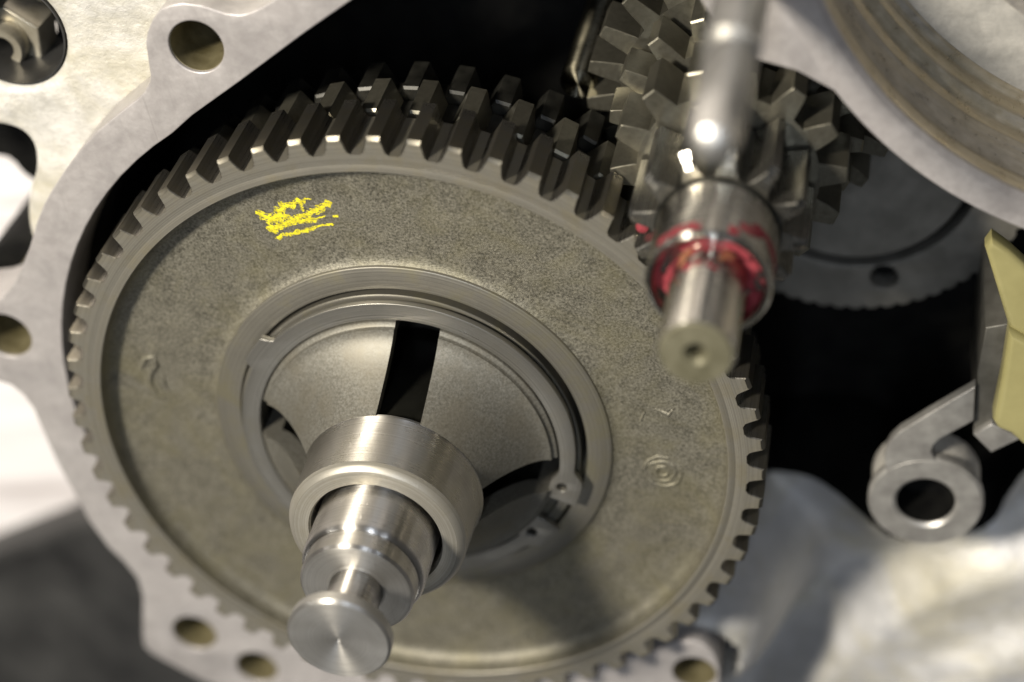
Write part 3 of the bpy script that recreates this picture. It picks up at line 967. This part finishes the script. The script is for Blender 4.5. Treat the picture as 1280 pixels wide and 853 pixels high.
for nz, zf, zb, rt, ht, wr, wt, ph, mt in ((14, -15.6, -29.0, 23.6, 5.4, 3.3, 1.25, 47, 'old_tooth'), (16, -33.0, -43.0, 26.2, 7.0, 3.5, 1.4, 10, 'old_tooth'), (23, -46.0, -58.0, 33.0, 7.4, 3.3, 1.35, 4, 'old_tooth')):
    rr = rt - ht
    g = finish('gear_wheel', gear_lathe([(rr, zf), (12.6, zf), (12.6, zf - .6), (8.6, zf - .6), (8.6, zb), (rr, zb)], nz, ph, 12), mt, cs)
    wb = rr * math.sin(4 * 2 * math.pi / (nz * 12))
    me = tooth_mesh('tooth', nz, [(rr, wb), (rr + ht * .12, wb * .97), (rr + ht * .5, wb * .83), (rr + ht * .9, wb * .64), (rt, wb * .56)], zf, zb, 0.15, 0.3, 12, 4)
    ring_of_teeth(g, me, mt, nz, ph)

# ------------------------------------------------------------------ dark toothed disc, post, stud
dx, dy, dr = DISK
disc = thing('toothed_disc', 'dark grey toothed disc with a round hole, deep under the bearing housing', 'disc', (dx, dy, 0))


def toothed(r, n, h):
    out = []
    for k in range(n):
        for f, rr in ((0.0, r - h), (0.25, r - h), (0.35, r), (0.85, r)):
            a = 2 * math.pi * (k + f) / n
            out.append((rr * math.cos(a), rr * math.sin(a)))
    return out


hx, hy = DISKHOLE[0] - dx, DISKHOLE[1] - dy
hr, ha = math.hypot(hx, hy), math.atan2(hy, hx)
link('plate', plate_mesh('plate', [toothed(dr, 66, 0.6), circle((0, 0), 28.6, 96)] + [circle((hr * math.cos(ha + k * math.pi / 3), hr * math.sin(ha + k * math.pi / 3)), 3.3, 24) for k in range(6)], -68, -62, 0.3), 'disc_steel', disc)
finish('centre_plate', lathe([(0, -61), (25.2, -61), (26.0, -62), (26.0, -68), (0, -68)], 96, False), 'disc_steel', disc)
finish('backing_plate', lathe([(9, -68.1), (38, -68.1), (38, -89.8), (9, -89.8)], 96), 'cavity', disc)

post = finish('steel_post', lathe([(0, -89.9), (4.0, -89.9), (4.0, -51), (3.4, -50), (0, -50)], 64, False), 'streak_post', None, (DARKPOST[0], DARKPOST[1], 0))
tag(post, 'dark round steel post standing in the cavity behind the gear teeth', 'post')

stud = thing('locating_stud', 'pale satin steel stud standing on the casing beside the countershaft pinion', 'stud', (STUD[0], STUD[1], 0))
finish('shank', lathe([(0, -26), (4.8, -26), (4.8, 30), (0, 30)], 48, False), 'stud', stud)
finish('groove', lathe([(0, 30), (3.6, 30), (3.6, 33), (0, 33)], 48, False), 'stud', stud)
finish('head', lathe([(0, 33), (4.0, 33), (4.3, 33.8), (4.2, 53), (3.9, 58), (3.0, 60.4), (1.5, 61.4), (0, 61.6)], 48, False), 'stud', stud)

# ------------------------------------------------------------------ bracket and yellow guide on the right
br = thing('pivot_bracket', 'grey stamped steel bracket with a round eye on the pivot boss', 'bracket')
link('arm', plate_mesh('arm', [smooth_closed(BRACKET, 1)], -28.5, -25.6, 0.35), 'bracket', br)
finish('eye', lathe([(6.6, -28.55), (12.4, -28.55), (12.9, -28.1), (12.9, -26.2), (12.3, -25.5), (7.4, -25.5), (6.6, -26.2)], 64), 'bracket', br, (EYE[0], EYE[1], 0))
ft = thing('guide_foot', 'small square steel foot under the yellow plastic guide', 'foot')
link('pad', plate_mesh('pad', [FOOT], -31, -26, 0.3), 'bracket', ft)
link('leg', plate_mesh('leg', [FOOT_ARM], -60, -27.5, 0.5), 'dark_steel', ft)
gd = thing('plastic_guide', 'pale yellow plastic guide beside the steel bracket with the round eye', 'guide')
link('upper_blade', plate_mesh('upper_blade', [GUIDE_A], -26, -20.6, 1.4, 4), 'yellow_plastic', gd)
link('lower_blade', plate_mesh('lower_blade', [GUIDE_B], -25.95, -19, 1.6, 4), 'yellow_plastic', gd)
dot = finish('paint_blob', lathe([(0, 0.1), (1.3, 0.1), (1.2, 0.6), (0.7, 0.95), (0, 1.05)], 20, False), 'red_paint', big, (RED_DOT[0], RED_DOT[1], 0))
dot['label'] = 'small red paint blob on a tooth'
